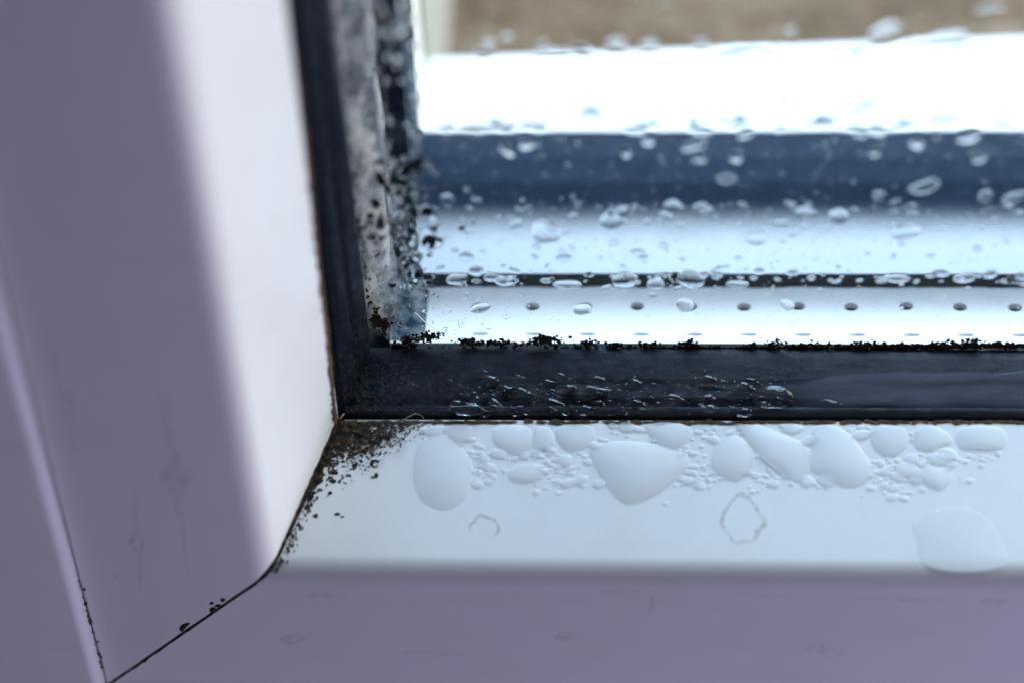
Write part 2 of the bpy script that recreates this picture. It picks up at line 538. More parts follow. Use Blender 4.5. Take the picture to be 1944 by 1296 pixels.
# upright spacer with its mottled sealant face
mb = MB(); seg = 140
for i in range(seg + 1):
    z = -6.5 + 230 * i / seg
    e = 2.05 + 0.35 * pnoise(Vector((z * 0.16, 1, 9))) + 0.2 * pnoise(Vector((z * 0.6, 4, 2)))
    mb.v += [(-6, 3.08, z), (e - 3.6, 3.08, z), (e, 7.2, z), (e, 12.6, z), (-6, 12.6, z)]
for i in range(seg):
    for k in range(5):
        mb.f.append((i * 5 + k, i * 5 + (k + 1) % 5, (i + 1) * 5 + (k + 1) % 5, (i + 1) * 5 + k))
tag(mb.build('spacer_bar', M_SEAL, win, angle=60), 'upright spacer bar smeared with blotchy grey sealant')
# corner key: blue grey connector lying on the bottom spacer
mb = MB(); mb.box((1.95, 3.6, -2.46), (5.6, 12.3, -2.15))
mb.build('corner_key', M_KEY, win)

# outer side of the window
mb = MB(); mb.box((-8, 28.0, -14), (188, 47.5, -0.45))
o = mb.build('outer_frame', M_PVC_OUT, win); tag(o, 'white outer bottom rail beyond the glass')
oh = fillet([(0.44, -35), (-0.15, -35), (0.0, -26.5), (3.3, -19.2), (3.6, -16.12), (13.0, -16.12), (13.0, -27.9), (0.44, -27.9)], [0, 0.5, 2.5, 3.0, 0.3, 0, 0, 0], 6)
mb = MB()
for x in (-8, 187.8):
    mb.v += [(x, -d, -p) for p, d in oh]
n = len(oh)
mb.f = [(i, (i + 1) % n, n + (i + 1) % n, n + i) for i in range(n)] + [tuple(range(n)), tuple(range(2 * n - 1, n - 1, -1))]
tag(mb.build('outer_gasket', M_SLATE, win, angle=40), 'dark slate rubber strip along the outer bottom rail')
mb = MB(); mb.add([(-9, 35.05, -13.9), (187.9, 35.05, -13.9), (187.9, 58.5, -13.9), (-9, 48.2, -13.9),
                   (-9, 35.05, 0.1), (187.9, 35.05, 0.1), (187.9, 58.5, 0.1), (-9, 48.2, 0.1)],
                  [(0, 1, 2, 3), (4, 5, 6, 7), (0, 1, 5, 4), (1, 2, 6, 5), (2, 3, 7, 6), (3, 0, 4, 7)]); mb.build('rail_ledge', M_PVC_OUT, o, angle=30)
ov = [(-8.0, 16.1), (3.9, 16.1), (4.2, 16.5), (3.4, 34.5), (3.0, 35.0), (-8, 35.0)]
mb = MB()
for z in (-13.8, 228):
    mb.v += [(x, y, z) for x, y in ov]
n = len(ov)
mb.f = [(i, (i + 1) % n, n + (i + 1) % n, n + i) for i in range(n)] + [tuple(range(n)), tuple(range(2 * n - 1, n - 1, -1))]
tag(mb.build('outer_gasket', M_SLATE, win, angle=40), 'dark slate rubber strip on the outer left upright')
mb = MB(); mb.box((-9, 35.06, -13.7), (3.3, 46.0, 227)); tag(mb.build('outer_frame', M_PVC_OUT, win), 'white outer upright at the left')

mb = MB(); mb.box((-40, 46.5, -30), (3.6, 130, 227))
tag(mb.build('plaster_reveal', M_PLASTER, angle=30), 'pale grey plastered reveal outside, rising from the left end of the stone sill', 'wall', kind='thing')

# stone sill outside
mb = MB()
nx, ny = 90, 60
for j in range(ny + 1):
    for i in range(nx + 1):
        x = -60 + 330 * i / nx; y = 40 + 220 * j / ny
        mb.v.append((x, y, -18 + 1.6 * pnoise(Vector((x * .06, y * .06, 0))) + .7 * pnoise(Vector((x * .25, y * .25, 3)))))
for j in range(ny):
    for i in range(nx):
        a = j * (nx + 1) + i
        mb.f.append((a, a + 1, a + nx + 2, a + nx + 1))
b0 = len(mb.v)
mb.v += [(-60, 40, -60), (270, 40, -60), (270, 260, -60), (-60, 260, -60)]
mb.f += [(b0, b0 + 1, b0 + 2, b0 + 3)]
tag(mb.build('stone_sill', M_STONE, angle=60), 'rough brown grey stone sill outside, behind the white outer rail', 'sill')

# ------------------------------------------------------------------ water
def smooth_poly(pts, n=6):
    out = []
    L = len(pts)
    for i in range(L):
        p0, p1, p2, p3 = (Vector(pts[(i + k - 1) % L]) for k in range(4))
        for k in range(n):
            t = k / n
            out.append(0.5 * ((2 * p1) + (p2 - p0) * t + (2 * p0 - 5 * p1 + 4 * p2 - p3) * t * t + (3 * p1 - p0 - 3 * p2 + p3) * t ** 3))
    return out

def ellipse(u, v, rx, ry, rot=0, n=28, wob=0.10, seed=None):
    sd = random.random() * 100 if seed is None else seed
    c, s = math.cos(math.radians(rot)), math.sin(math.radians(rot))
    out = []
    for k in range(n):
        t = 2 * math.pi * k / n
        q = 1 + wob * 1.6 * pnoise(Vector((math.cos(t) * 1.1 + sd, math.sin(t) * 1.1, sd * .37)))
        x, y = rx * q * math.cos(t), ry * q * math.sin(t)
        out.append((u + x * c - y * s, v + x * s + y * c))
    return out

def dome(mb, plane, poly_px, h, rings=7, sink=0.03, power=0.62, lean=(0, 0), round_=0.8):
    """a drop whose footprint is poly_px (photo pixels, put on the plane), h times its mean radius high"""
    pts = [plane.at(u, v) for u, v in poly_px]
    c = sum(pts, Vector()) / len(pts)
    r = sum((p - c).length for p in pts) / len(pts)
    H = h * r
    n = len(pts)
    vs = [p - plane.n * sink for p in pts]
    for k in range(rings):
        s = math.cos(math.pi / 2 * k / rings)
        z = H * (1 - s * s) ** power
        off = (plane.a * lean[0] + plane.b * lean[1]) * (r * (1 - s))
        b = (1 - s) * round_
        vs += [c + off + ((p - c) * (1 - b) + (p - c).normalized() * (r * b)) * s + plane.n * z for p in pts]
    vs.append(c + (plane.a * lean[0] + plane.b * lean[1]) * r + plane.n * H)
    fs = [tuple(reversed(range(n)))]
    for k in range(rings):
        for i in range(n):
            j = (i + 1) % n
            fs.append((k * n + i, k * n + j, (k + 1) * n + j, (k + 1) * n + i))
    top = rings * n
    for i in range(n):
        fs.append((top + i, top + (i + 1) % n, (rings + 1) * n))
    mb.add(vs, fs)
    return c

DROPS_LEDGE = 'water drops on the bottom white bead'
BIG = []
def inside(u, v, poly):
    r_ = False
    for (x0, y0), (x1, y1) in zip(poly, poly[1:] + poly[:1]):
        if (y0 > v) != (y1 > v) and u < (x1 - x0) * (v - y0) / (y1 - y0) + x0: r_ = not r_
    return r_
def ledge_drop(pts, h, label, smooth=True, lean=(0, -0.12)):
    h *= 0.72
    mb = MB()
    BIG.append(pts)
    c = dome(mb, LEDGE, smooth_poly(pts, 6) if smooth else pts, h, rings=12, lean=lean, power=0.95)
    tag(mb.build('water_drop', M_DROP, origin=c, angle=75), label, 'water drop', DROPS_LEDGE)

ledge_drop([(800, 838), (838, 822), (868, 842), (892, 868), (896, 905), (884, 945), (850, 967), (812, 958), (790, 928), (786, 880)], .22,
           'large rounded leftmost drop on the white bead, right of the mould fan')
ledge_drop([(845, 810), (880, 806), (897, 815), (886, 836), (868, 842), (850, 830)], .28, 'small oval drop under the gasket, touching the leftmost large drop')
ledge_drop([(800, 812), (835, 808), (845, 818), (825, 828), (805, 822)], .22, 'thin flat drop under the gasket nearest the black mould fan')
ledge_drop([(938, 815), (965, 806), (1000, 810), (1010, 830), (1006, 850), (982, 862), (952, 850), (936, 835)], .28,
           'squarish drop under the gasket with two small drops to its right')
ledge_drop([(1014, 815), (1030, 808), (1048, 818), (1052, 840), (1035, 855), (1012, 853)], .28, 'narrow upright drop wedged between two squarish drops under the gasket')
ledge_drop([(1055, 815), (1085, 804), (1120, 808), (1128, 825), (1112, 848), (1085, 856), (1065, 845)], .26, 'rounded drop under the gasket, just left of the big triangular drop')
ledge_drop([(1120, 852), (1160, 838), (1215, 838), (1265, 848), (1308, 872), (1288, 905), (1240, 942), (1198, 956), (1172, 944), (1142, 905)], .24,
           'biggest drop on the white bead, broad at the top and pointed at the bottom')
ledge_drop([(1225, 806), (1262, 800), (1302, 806), (1314, 822), (1300, 842), (1275, 852), (1250, 840), (1232, 822)], .28, 'half round drop under the gasket, above the right shoulder of the biggest drop')
ledge_drop([(1358, 845), (1385, 826), (1412, 834), (1432, 862), (1426, 890), (1400, 912), (1370, 905), (1350, 880)], .28, 'pear shaped drop above the dried ring on the white bead')
ledge_drop([(1408, 808), (1440, 806), (1478, 820), (1520, 838), (1542, 862), (1536, 895), (1512, 914), (1480, 895), (1440, 862), (1416, 832)], .26,
           'long slanting drop beside the pear shaped drop, left one of two slanting drops')
ledge_drop([(1545, 812), (1580, 806), (1615, 825), (1640, 858), (1656, 890), (1640, 918), (1605, 924), (1570, 908), (1538, 888), (1540, 845)], .25,
           'wide slanting drop with bulging right end, right one of two slanting drops')
ledge_drop([(1655, 812), (1690, 806), (1718, 814), (1724, 840), (1705, 862), (1680, 865), (1658, 845)], .22, 'faint flat drop under the gasket, just right of the wide slanting drop')
ledge_drop([(1740, 815), (1768, 806), (1795, 818), (1808, 838), (1785, 848), (1758, 856), (1738, 845)], .24, 'flat drop under the gasket between the faint drop and the oblong drop')
ledge_drop([(1816, 820), (1850, 806), (1895, 810), (1912, 830), (1900, 852), (1860, 850), (1825, 850)], .26, 'oblong drop under the gasket, rightmost on the white bead')
ledge_drop([(1735, 895), (1765, 884), (1798, 890), (1806, 910), (1786, 930), (1758, 918)], .28, 'oval drop at the lower right end of the bumpy patch')
ledge_drop([(1700, 882), (1725, 876), (1742, 886), (1738, 902), (1715, 905), (1702, 896)], .3, 'small round drop in the bumpy patch, upper left of the oval drop')
ledge_drop([(1762, 862), (1785, 858), (1806, 868), (1800, 880), (1778, 884), (1764, 875)], .3, 'small round drop between the flat drop above and the oval drop below')
ledge_drop([(970, 890), (1000, 878), (1030, 886), (1032, 902), (1010, 914), (980, 914), (966, 904)], .26, 'flat oval drop below the squarish drop, between the two largest drops at left')
ledge_drop([(1735, 990), (1780, 968), (1840, 965), (1880, 990), (1905, 1035), (1910, 1072), (1830, 1085), (1755, 1070), (1742, 1030)], .07,
           'broad shallow blurred drop low on the white bead at the far right')
ledge_drop([(1482, 806), (1508, 803), (1526, 812), (1510, 822), (1492, 820)], .3, 'tiny oval drop under the gasket, in the notch between two slanting drops')

# smaller drops of the bumpy patches
mb = MB()
PLACED = []
clusters = [(1000, 865, 45, 12, 16), (1050, 880, 40, 25, 22), (1070, 910, 30, 18, 10), (1310, 905, 40, 14, 12), (1340, 900, 22, 14, 8), (1450, 910, 40, 16, 12),
            (1675, 905, 30, 26, 26), (1720, 890, 50, 22, 16), (1690, 930, 40, 14, 12), (1790, 880, 30, 30, 14), (1560, 918, 30, 8, 6),
            (1400, 815, 20, 8, 6), (1640, 815, 16, 12, 8), (1300, 860, 24, 14, 9), (910, 900, 36, 22, 14), (1850, 870, 40, 10, 8), (1180, 815, 40, 10, 8), (1330, 825, 30, 12, 9),
            (900, 860, 30, 14, 8), (1740, 830, 14, 12, 6), (1240, 870, 300, 50, 40)]
for (u, v, su, sv, k) in clusters:
    for _ in range(k * 3):
        a, b = random.gauss(u, su * .6), random.gauss(v, sv * .6)
        if b < 805 or b > 960: continue
        r = random.choice((3, 4, 5, 6, 8, 11, 14))
        if any(inside(a, b, q) for q in BIG) or any((a - x) ** 2 + (1.5 * (b - y)) ** 2 < (.95 * (r + q)) ** 2 for x, y, q in PLACED): continue
        PLACED.append((a, b, r))
        dome(mb, LEDGE, ellipse(a, b, r * random.uniform(1, 1.5), r * random.uniform(.6, .85), random.uniform(-20, 20), 14, .15), .17, rings=5, sink=.02)
tag(mb.build('condensation', M_DROP, angle=75), 'fine bumpy condensation between the larger drops on the white bead', 'condensation', kind='stuff')

# drops on the inner pane
G_DROPS = 'water drops on the inner pane'
glass_specs = {
    'sill': ('on glass before brown sill', [(1680, 62, 30, 17, -25), (1170, 82, 18, 10, 0), (1232, 86, 16, 9, 0), (1265, 14, 16, 10, 0), (930, 84, 14, 8, 5), (1500, 60, 12, 8, 0), (1880, 20, 30, 10, -10)]),
    'white': ('on glass before white rail', [(1800, 72, 40, 14, -6), (1122, 222, 22, 18, 0), (1316, 240, 13, 13, 0), (1380, 105, 22, 9, 0), (1640, 205, 30, 10, -25), (1490, 190, 16, 9, 10), (905, 246, 36, 6, 0), (1010, 240, 26, 7, 0), (1230, 238, 24, 6, 0), (1560, 234, 34, 6, -3), (1790, 228, 30, 6, 0), (1400, 92, 40, 6, -4), (1050, 97, 34, 6, 0)]),
    'dark': ('on glass before slate strip', [(962, 284, 19, 10, 40), (1000, 273, 15, 13, 0), (1230, 268, 12, 11, 0), (1318, 276, 26, 9, -18), (1330, 300, 14, 9, 0), (1398, 297, 13, 13, 0),
             (1415, 255, 16, 8, -20), (1634, 255, 13, 7, 10), (1740, 272, 13, 12, -30), (1840, 260, 24, 11, -15), (1660, 290, 10, 9, 0), (1755, 354, 30, 12, -15), (1668, 372, 12, 9, 0),
             (1190, 290, 9, 10, 0), (1380, 340, 20, 9, 0), (850, 380, 13, 13, 0), (1860, 300, 14, 9, -20)]),
    'pale': ('on glass before pale reflection', [(1162, 418, 23, 17, 0), (1186, 402, 15, 11, 0), (1279, 394, 18, 14, 0), (1036, 440, 28, 21, 0), (1592, 411, 19, 15, 0), (1925, 375, 24, 10, -20), (1436, 452, 20, 14, 0),
             (1870, 372, 14, 10, -20), (1525, 405, 18, 12, -10), (1340, 400, 12, 9, 0), (885, 488, 15, 9, 0), (1070, 490, 16, 8, 0), (1210, 480, 14, 8, 0), (1720, 440, 30, 12, -8)]),
    'seal': ('on glass over black line', [(1187, 530, 24, 17, 0), (1312, 530, 26, 18, 0), (960, 533, 24, 10, 0), (1832, 527, 22, 10, -8), (1540, 527, 8, 6, 0), (1700, 528, 30, 8, 0), (1076, 540, 30, 8, 0), (868, 530, 22, 12, 0),
             (1245, 540, 18, 10, 0), (1400, 540, 22, 7, 0), (1880, 520, 14, 9, -10), (905, 515, 14, 10, 0)]),
    'bright': ('on glass before bright spacer', [(1106, 588, 18, 10, 0), (1300, 580, 17, 13, 0), (912, 585, 20, 9, -10), (1240, 560, 8, 5, 0), (1494, 579, 14, 9, 20)],),
}
sizes = lambda r: 'tiny' if r < 11 else 'small' if r < 17 else 'medium' if r < 24 else 'wide'
ORD = ['first', 'second', 'third', 'fourth', 'fifth', 'sixth', 'seventh', 'eighth', 'ninth', 'tenth', 'eleventh', 'twelfth', 'thirteenth', 'fourteenth', 'fifteenth', 'sixteenth', 'seventeenth']
for key, (where, lst) in glass_specs.items():
    for i, (u, v, rx, ry, rot) in enumerate(sorted(lst)):
        mb = MB()
        c = dome(mb, GLASS, ellipse(u, v, rx, ry, rot, 32, .14), .24 if key in ('dark', 'pale', 'seal') else .15 if key != 'sill' else .07, rings=9, sink=.03, lean=(0, 0))
        shape = 'round' if rx / ry < 1.35 else 'oval' if rx / ry < 2 else 'long flat'
        tilt = ' tilted' if abs(rot) > 12 else ''
        tag(mb.build('water_drop', M_WATER, origin=c, angle=75), f'{sizes(rx)} {shape}{tilt} drop {where}, {ORD[i]} there from left', 'water drop', G_DROPS)

# painted spacer reflection on the outer pane, condensation in the inner pane's corner
mb = MB(); mb.box((4.6, 12.90, -1.5), (187, 12.96, 10.5))
tag(mb.build('mist', M_PANE_REFLECT), 'pale painted reflection of the spacer on the outer pane, above the black line', 'mist', kind='stuff')
mb = MB(); mb.box((0.9, 3.02, -1.9), (6.2, 3.06, 24.0))
tag(mb.build('mist', M_SMEAR), 'blotchy mist of condensation in the left corner of the glass', 'mist', kind='stuff')

# fine condensation on the inner pane
mb = MB()
def fine(n, box, rlo, rhi, flat_=0.75, ok=None, hh=(.18, .32)):
    u0, v0, u1, v1 = box
    for _ in range(n):
        u, v = random.uniform(u0, u1), random.uniform(v0, v1)
        if ok and not ok(u, v): continue
        r = rlo + (rhi - rlo) * random.random() ** 2.2
        dome(mb, GLASS, ellipse(u, v, r, r * flat_ * random.uniform(.7, 1.1), random.uniform(-25, 25), 14, .2), random.uniform(*hh), rings=5, sink=.02)
right_of_gasket = lambda u, v: u > 640 + v * 0.125
fine(40, (840, 240, 1944, 400), 3, 7)
fine(80, (830, 380, 1944, 515), 3, 12, .6)
fine(650, (830, 40, 1944, 620), 1.1, 3.2, .8)
fine(46, (810, 228, 1944, 250), 4, 24, .42, None, (.08, .22))
fine(60, (830, 385, 1944, 440), 3, 16, .6, None, (.10, .22))
fine(26, (830, 80, 1944, 98), 5, 20, .45, None, (.09, .16))
fine(26, (800, 518, 1944, 536), 5, 18, .5, None, (.12, .2))
fine(70, (760, 505, 1944, 548), 3, 13, .6)
fine(50, (850, 548, 1944, 625), 2, 6)
fine(24, (840, 60, 1944, 235), 3, 10)
fine(130, (650, 300, 830, 545), 3, 14, 1.0, right_of_gasket, (.10, .18))
fine(150, (655, 250, 803, 548), 2.5, 10, 1.1, right_of_gasket, (.35, .55))
fine(40, (640, 0, 790, 260), 5, 14, 1.2, right_of_gasket, (.25, .45))
fine(30, (640, 0, 800, 360), 4, 11, 1.1, right_of_gasket)
fine(80, (710, 545, 930, 640), 1.5, 5, .9)
tag(mb.build('condensation', M_WATER, angle=75), 'fine condensation droplets scattered over the inner pane, thickest in the corner', 'condensation', kind='stuff')

# water on the bottom gasket
R_DROPS = 'water drops on the bottom gasket'
def gasket_drop(poly, h, label, name='water_drop', cat='water drop', grp=R_DROPS):
    mb = MB()
    cu = sum(p[0] for p in poly) / len(poly); cv = sum(p[1] for p in poly) / len(poly)
    c = dome(mb, rubber_plane(cu, cv), poly, h, rings=9, sink=.25, round_=0.0 if name == 'water_film' else 0.8)
    ob = tag(mb.build(name, M_FILM if name == 'water_film' else M_WATER, origin=c, angle=75), label, cat, grp)
    at = ob.data.attributes.new('thickness', 'FLOAT', 'POINT')          # 0 at the rim, 1 in the middle
    for i_ in range(len(mb.v)):
        at.data[i_].value = max(0.0, (i_ // len(poly) - 1) / 9.0)
gasket_drop(ellipse(885, 775, 36, 12, 3), .5, 'long low drop on the black gasket, leftmost, near the grimy corner')
gasket_drop(ellipse(938, 768, 22, 13, 40), .5, 'slanting drop on the gasket touching the right of the long low drop')
gasket_drop(ellipse(1045, 768, 28, 14, 5), .45, 'oval drop on the gasket just left of the flat glassy lens')
gasket_drop(ellipse(1108, 777, 24, 8, 0), .5, 'flat glassy lens shaped drop at the lower edge of the gasket')
gasket_drop(ellipse(1204, 728, 17, 12, 0), .6, 'round drop with a bright curved highlight, high on the gasket, left one of two')
gasket_drop(ellipse(1206, 768, 22, 13, 0), .55, 'dark round drop on the gasket straight below the left highlighted drop')
gasket_drop(ellipse(1342, 722, 22, 13, 0), .6, 'wide drop with a bright crescent highlight, high on the gasket, right one of two')
gasket_drop(ellipse(1346, 775, 20, 7, 0), .5, 'small lens shaped drop at the lower gasket edge below the crescent highlight')
gasket_drop(ellipse(1466, 752, 38, 26, 0), .4, 'bulging grey drop on the gasket at the left end of the water film')
gasket_drop(ellipse(1062, 714, 11, 9, 0), .7, 'lone sparkling drop high on the gasket above the oval drop')
gasket_drop(ellipse(782, 736, 14, 10, -20), .6, 'sparkling drop in the grimy corner end of the bottom gasket')
gasket_drop(ellipse(1570, 768, 32, 12, 0), .4, 'dark drop under the water film, between two pale gaps')
gasket_drop(ellipse(1120, 745, 45, 14, 0), .25, 'broad flat puddle in the middle of the gasket above the lens shaped drop')
gasket_drop(ellipse(960, 742, 24, 12, 10), .4, 'oval drop in the middle of the gasket above the slanting drop')
gasket_drop(ellipse(1275, 758, 26, 13, 0), .4, 'oval drop on the gasket between the dark round drop and the small lens')
gasket_drop(ellipse(1410, 735, 20, 14, 0), .5, 'round drop on the gasket, just left of the bulging grey drop')
film = [(1492, 738), (1506, 716), (1545, 706), (1620, 703), (1700, 699), (1780, 701), (1860, 698), (1950, 700), (2060, 698), (2065, 776), (1960, 779), (1850, 777), (1750, 778), (1660, 772), (1590, 774), (1525, 772), (1500, 758)]
gasket_drop(smooth_poly(film, 5), .016, 'smooth grey film of water filling the right part of the gasket', 'water_film', 'water film', None)
mb = MB(); WET = []
for _ in range(900):
    u = random.uniform(850, 1500); v = random.gauss(752, 17)
    if not 705 < v < 784: continue
    r = random.choice((2, 2.5, 3, 4, 5, 6, 8, 10, 12, 15))
    if any((u - x) ** 2 + (1.7 * (v - y)) ** 2 < (1.25 * (r + q)) ** 2 for x, y, q in WET): continue
    WET.append((u, v, r))
    dome(mb, rubber_plane(u, v), ellipse(u, v, r * 1.5, r * .8, random.uniform(-10, 10), 16, .12), .5, rings=6, sink=.10)
tag(mb.build('condensation', M_WATER, angle=75), 'fine droplets between the larger drops on the black bottom gasket', 'condensation', kind='stuff')

# ------------------------------------------------------------------ mould and dirt
def speck(mb, plane, u, v, rx, ry, rot, h=.16, sink=.02, wob=.5, n=9):
    dome(mb, plane, ellipse(u, v, rx, ry, rot, n, wob), h, rings=2, sink=sink)

def joint_u(v):     # the bead mitre in the photo
    pts = [(795, 634), (850, 622), (880, 606), (960, 575), (1040, 540), (1100, 500)]
    for (v0, u0), (v1, u1) in zip(pts, pts[1:]):
        if v <= v1: return u0 + (u1 - u0) * (v - v0) / (v1 - v0)
    return 500
mb = MB()
for _ in range(900):
    v = 802 + abs(random.gauss(0, 42))
    if v > 985: continue
    wd = 150 * max(0, 1 - (v - 800) / 190) ** 0.9 + 14
    t = random.random() ** 1.25
    u = joint_u(v) + 2 + t * wd
    edge = max(0.25, 1 - t * .75)
    r = random.uniform(1.3, 4.2) * edge
    speck(mb, LEDGE, u, v, r * 1.5, r * .75, random.gauss(-25, 25))
for (u, v, rx, ry, rot) in ((680, 822, 20, 5, 22), (655, 818, 10, 6, 0), (735, 828, 12, 5, 0), (650, 850, 8, 5, 30), (705, 838, 8, 5, 0), (634, 895, 8, 6, 0), (632, 912, 6, 4, 0), (645, 912, 4, 4, 0),
                            (603, 910, 6, 8, 0), (627, 935, 4, 3, 0), (640, 975, 5, 3, 0), (650, 980, 3, 2, 0), (600, 978, 5, 4, 0), (665, 842, 7, 4, 20), (690, 855, 5, 4, 0), (620, 870, 8, 5, -40)):
    speck(mb, LEDGE, u, v, rx, ry, rot)
for _ in range(260):
    v = random.uniform(840, 1085)
    u = joint_u(v) + 3 + abs(random.gauss(0, 7))
    r = random.uniform(.8, 2.6)
    speck(mb, LEDGE, u, v, r * .8, r * 1.5, 20)
for _ in range(700):
    v = 800 + abs(random.gauss(0, 30))
    u = joint_u(v) + 2 + abs(random.gauss(0, 1)) * 75 * max(.1, 1 - (v - 800) / 170)
    r = random.uniform(.6, 1.6)
    speck(mb, LEDGE, u, v, r * 1.8, r * .7, random.gauss(-30, 30))
tag(mb.build('mould', M_MOULD, angle=80), 'fan of black brown mould specks on the white bead below the gasket corner', 'mould', kind='stuff')

def spot(plane, shapes, label):
    mb = MB(); cs = []
    for s_ in shapes:
        cs.append(dome(mb, plane, ellipse(*s_, 14, .35), .3, rings=3, sink=.02))
    tag(mb.build('mould_spot', M_MOULD, origin=cs[0], angle=80), label, 'mould spot', 'mould spots standing apart')
def ring_poly(mb, plane, u, v, r, w, a0, a1, n=18, h=.05, sy=1.0, wob=.15, sd=0, closed=False):
    rows = []
    for k in range(n + (0 if closed else 1)):
        t = math.radians(a0 + (a1 - a0) * k / n)
        q = 1 + wob * 2 * pnoise(Vector((math.cos(t) * 1.7 + sd, math.sin(t) * 1.7, sd)))
        ww = w * (0.55 + 0.9 * abs(pnoise(Vector((math.cos(t) * 2.3 + sd, math.sin(t) * 2.3, 4 + sd)))))
        if not closed: ww *= max(.12, math.sin(math.pi * k / n) ** .5)
        p = [plane.at(u + (r * q + o_) * math.cos(t), v + (r * q + o_) * sy * math.sin(t)) for o_ in (-ww, 0, ww)]
        rows.append([p[0] - plane.n * .02, p[1] + plane.n * h, p[2] - plane.n * .02])
    vs = [p for r_ in rows for p in r_]
    L = len(rows)
    fs = []
    for k in range(L if closed else L - 1):
        j = (k + 1) % L
        for i in range(3):
            fs.append((k * 3 + i, k * 3 + (i + 1) % 3, j * 3 + (i + 1) % 3, j * 3 + i))
    if not closed:
        fs += [(0, 1, 2), ((L - 1) * 3 + 2, (L - 1) * 3 + 1, (L - 1) * 3)]
    mb.add(vs, fs)
mb = MB(); ring_poly(mb, LEDGE, 712, 879, 7.5, 3.6, -330, -20, h=.08, sy=.8, sd=2)
tag(mb.build('mould_spot', M_MOULD, origin=LEDGE.at(712, 879), angle=80), 'black ring shaped mould spot on the white bead right of the fan', 'mould spot', 'mould spots standing apart')
spot(LEDGE, [(673, 884, 5, 6, 20), (677, 879, 4, 3, 0)], 'small comma shaped mould spot left of the black ring')
spot(LEDGE, [(714, 901, 4, 5, 30), (707, 905, 3, 2, 0)], 'small brown mould spot just below the black ring')
spot(FRONT, [(404, 1156, 7, 5, -30), (413, 1149, 7, 3, -15), (423, 1138, 4, 4, 0), (402, 1144, 4, 3, -20)], 'cluster of black mould dots on the upright bead above the mitre joint')
spot(FRONT, [(349, 1189, 9, 4, -40), (346, 1195, 4, 3, 0), (355, 1184, 6, 3, -20)], 'black mould mark on the upright bead, nearer the bottom of the mitre joint')
spot(FRONT, [(275, 1253, 6, 4, -40)], 'tiny dark speck beside the lower end of the mitre joint')

# black growth filling the mitre joint
mb = MB()
path = []
for (p, d) in bead:
    if d >= 7.5: path.append((p, d))
fine_path = []
for (a, b) in zip(path, path[1:]):
    L = math.hypot(b[0] - a[0], b[1] - a[1]); k = max(1, int(L / .35))
    for i in range(k): fine_path.append((a[0] + (b[0] - a[0]) * i / k, a[1] + (b[1] - a[1]) * i / k))
fine_path = [q for q in fine_path if q[0] < P3 - .3 and q[1] > 7.6]
for i in range(len(fine_path) - 1):
    p0, d0 = fine_path[i]; p1, d1 = fine_path[min(i + 1, len(fine_path) - 1)]
    tv = Vector((p1 - p0, d1 - d0)).normalized(); nv = Vector((-tv.y, tv.x))      # outward normal in (p, d)
    if nv.x > 0 or (abs(nv.x) < 1e-3 and nv.y < 0): nv = -nv
    if d0 > 23.0 and nv.y < 0: nv = -nv
    s = math.hypot(p0 - P1, d0 - D1)
    base = 0.23 + 0.50 * math.exp(-(s / 5.0) ** 2) + .16 * math.exp(-((s - 9) / 7.0) ** 2) + 0.05
    wv = base * (.75 + .9 * abs(pnoise(Vector((s * .9, 2, 7))))); wh = base * (.75 + .9 * abs(pnoise(Vector((s * .9, 5, 1)))))
    P = p0 + nv.x * .03; D = d0 + nv.y * .03
    Pm = p0 + nv.x * .05; Dm = d0 + nv.y * .05
    Pi = p0 - nv.x * .2; Di = d0 - nv.y * .2
    mb.v += [(-Pi, -Di, -Pi + wv), (-P, -D, -P + wv), (-Pm, -Dm, -Pm), (-P + wh, -D, -P), (-Pi + wh, -Di, -Pi)]
rows = len(mb.v) // 5
for i in range(rows - 1):
    for k in range(5):
        mb.f.append((i * 5 + k, i * 5 + (k + 1) % 5, (i + 1) * 5 + (k + 1) % 5, (i + 1) * 5 + k))
mb.f += [(0, 1, 2, 3, 4), tuple((rows - 1) * 5 + k for k in (4, 3, 2, 1, 0))]
tag(mb.build('grime', M_MOULD, angle=80), 'dark line of grime filling the diagonal mitre joint of the white beads', 'grime', kind='stuff')

# mould creeping along the glass edge above the bottom gasket
mb = MB()
for _ in range(1000):
    u = 722 + 1260 * random.random()
    dens = .5 + .9 * pnoise(Vector((u * .012, 0, 4)))
    v0 = 669 - (u - 720) * .0108
    v = v0 + 1 - abs(random.gauss(0, 4.5)) * max(.3, dens + .3)
    r = random.uniform(0.9, 3.4)
    speck(mb, GLASS, u, v, r * random.uniform(1, 2.2), r * .9, random.gauss(0, 25), .1, .01)
for _ in range(620):
    u = 722 + 1260 * random.random()
    speck(mb, GLASS, u, 671 - (u - 720) * .0108 + random.gauss(0, 1.6), random.uniform(2, 6), random.uniform(1.2, 3.0), random.gauss(0, 8), .1, .01)
for (u, v, su, sv, rot, k) in ((772, 652, 34, 7, -22, 110), (818, 641, 16, 5, -15, 45), (893, 650, 18, 5, 0, 60), (950, 652, 30, 4, 0, 50), (1033, 647, 26, 6, -4, 100), (1118, 652, 18, 5, 0, 35),
                               (1166, 655, 10, 5, 0, 26), (1235, 656, 14, 4, 0, 22), (1310, 652, 12, 4, 0, 20), (722, 614, 14, 9, 20, 90), (712, 596, 5, 14, 0, 24), (1478, 650, 14, 4, 0, 16), (1845, 648, 14, 4, 0, 22),
                               (1640, 652, 22, 3, 0, 18)):
    c, s = math.cos(math.radians(rot)), math.sin(math.radians(rot))
    for _ in range(int(k * 1.7)):
        a, b = random.gauss(0, su * .7), random.gauss(0, sv * .7)
        r = random.uniform(0.8, 3.0)
        speck(mb, GLASS, u + a * c - b * s, v + a * s + b * c, r * 1.2, r, random.uniform(0, 90), .12, .01)
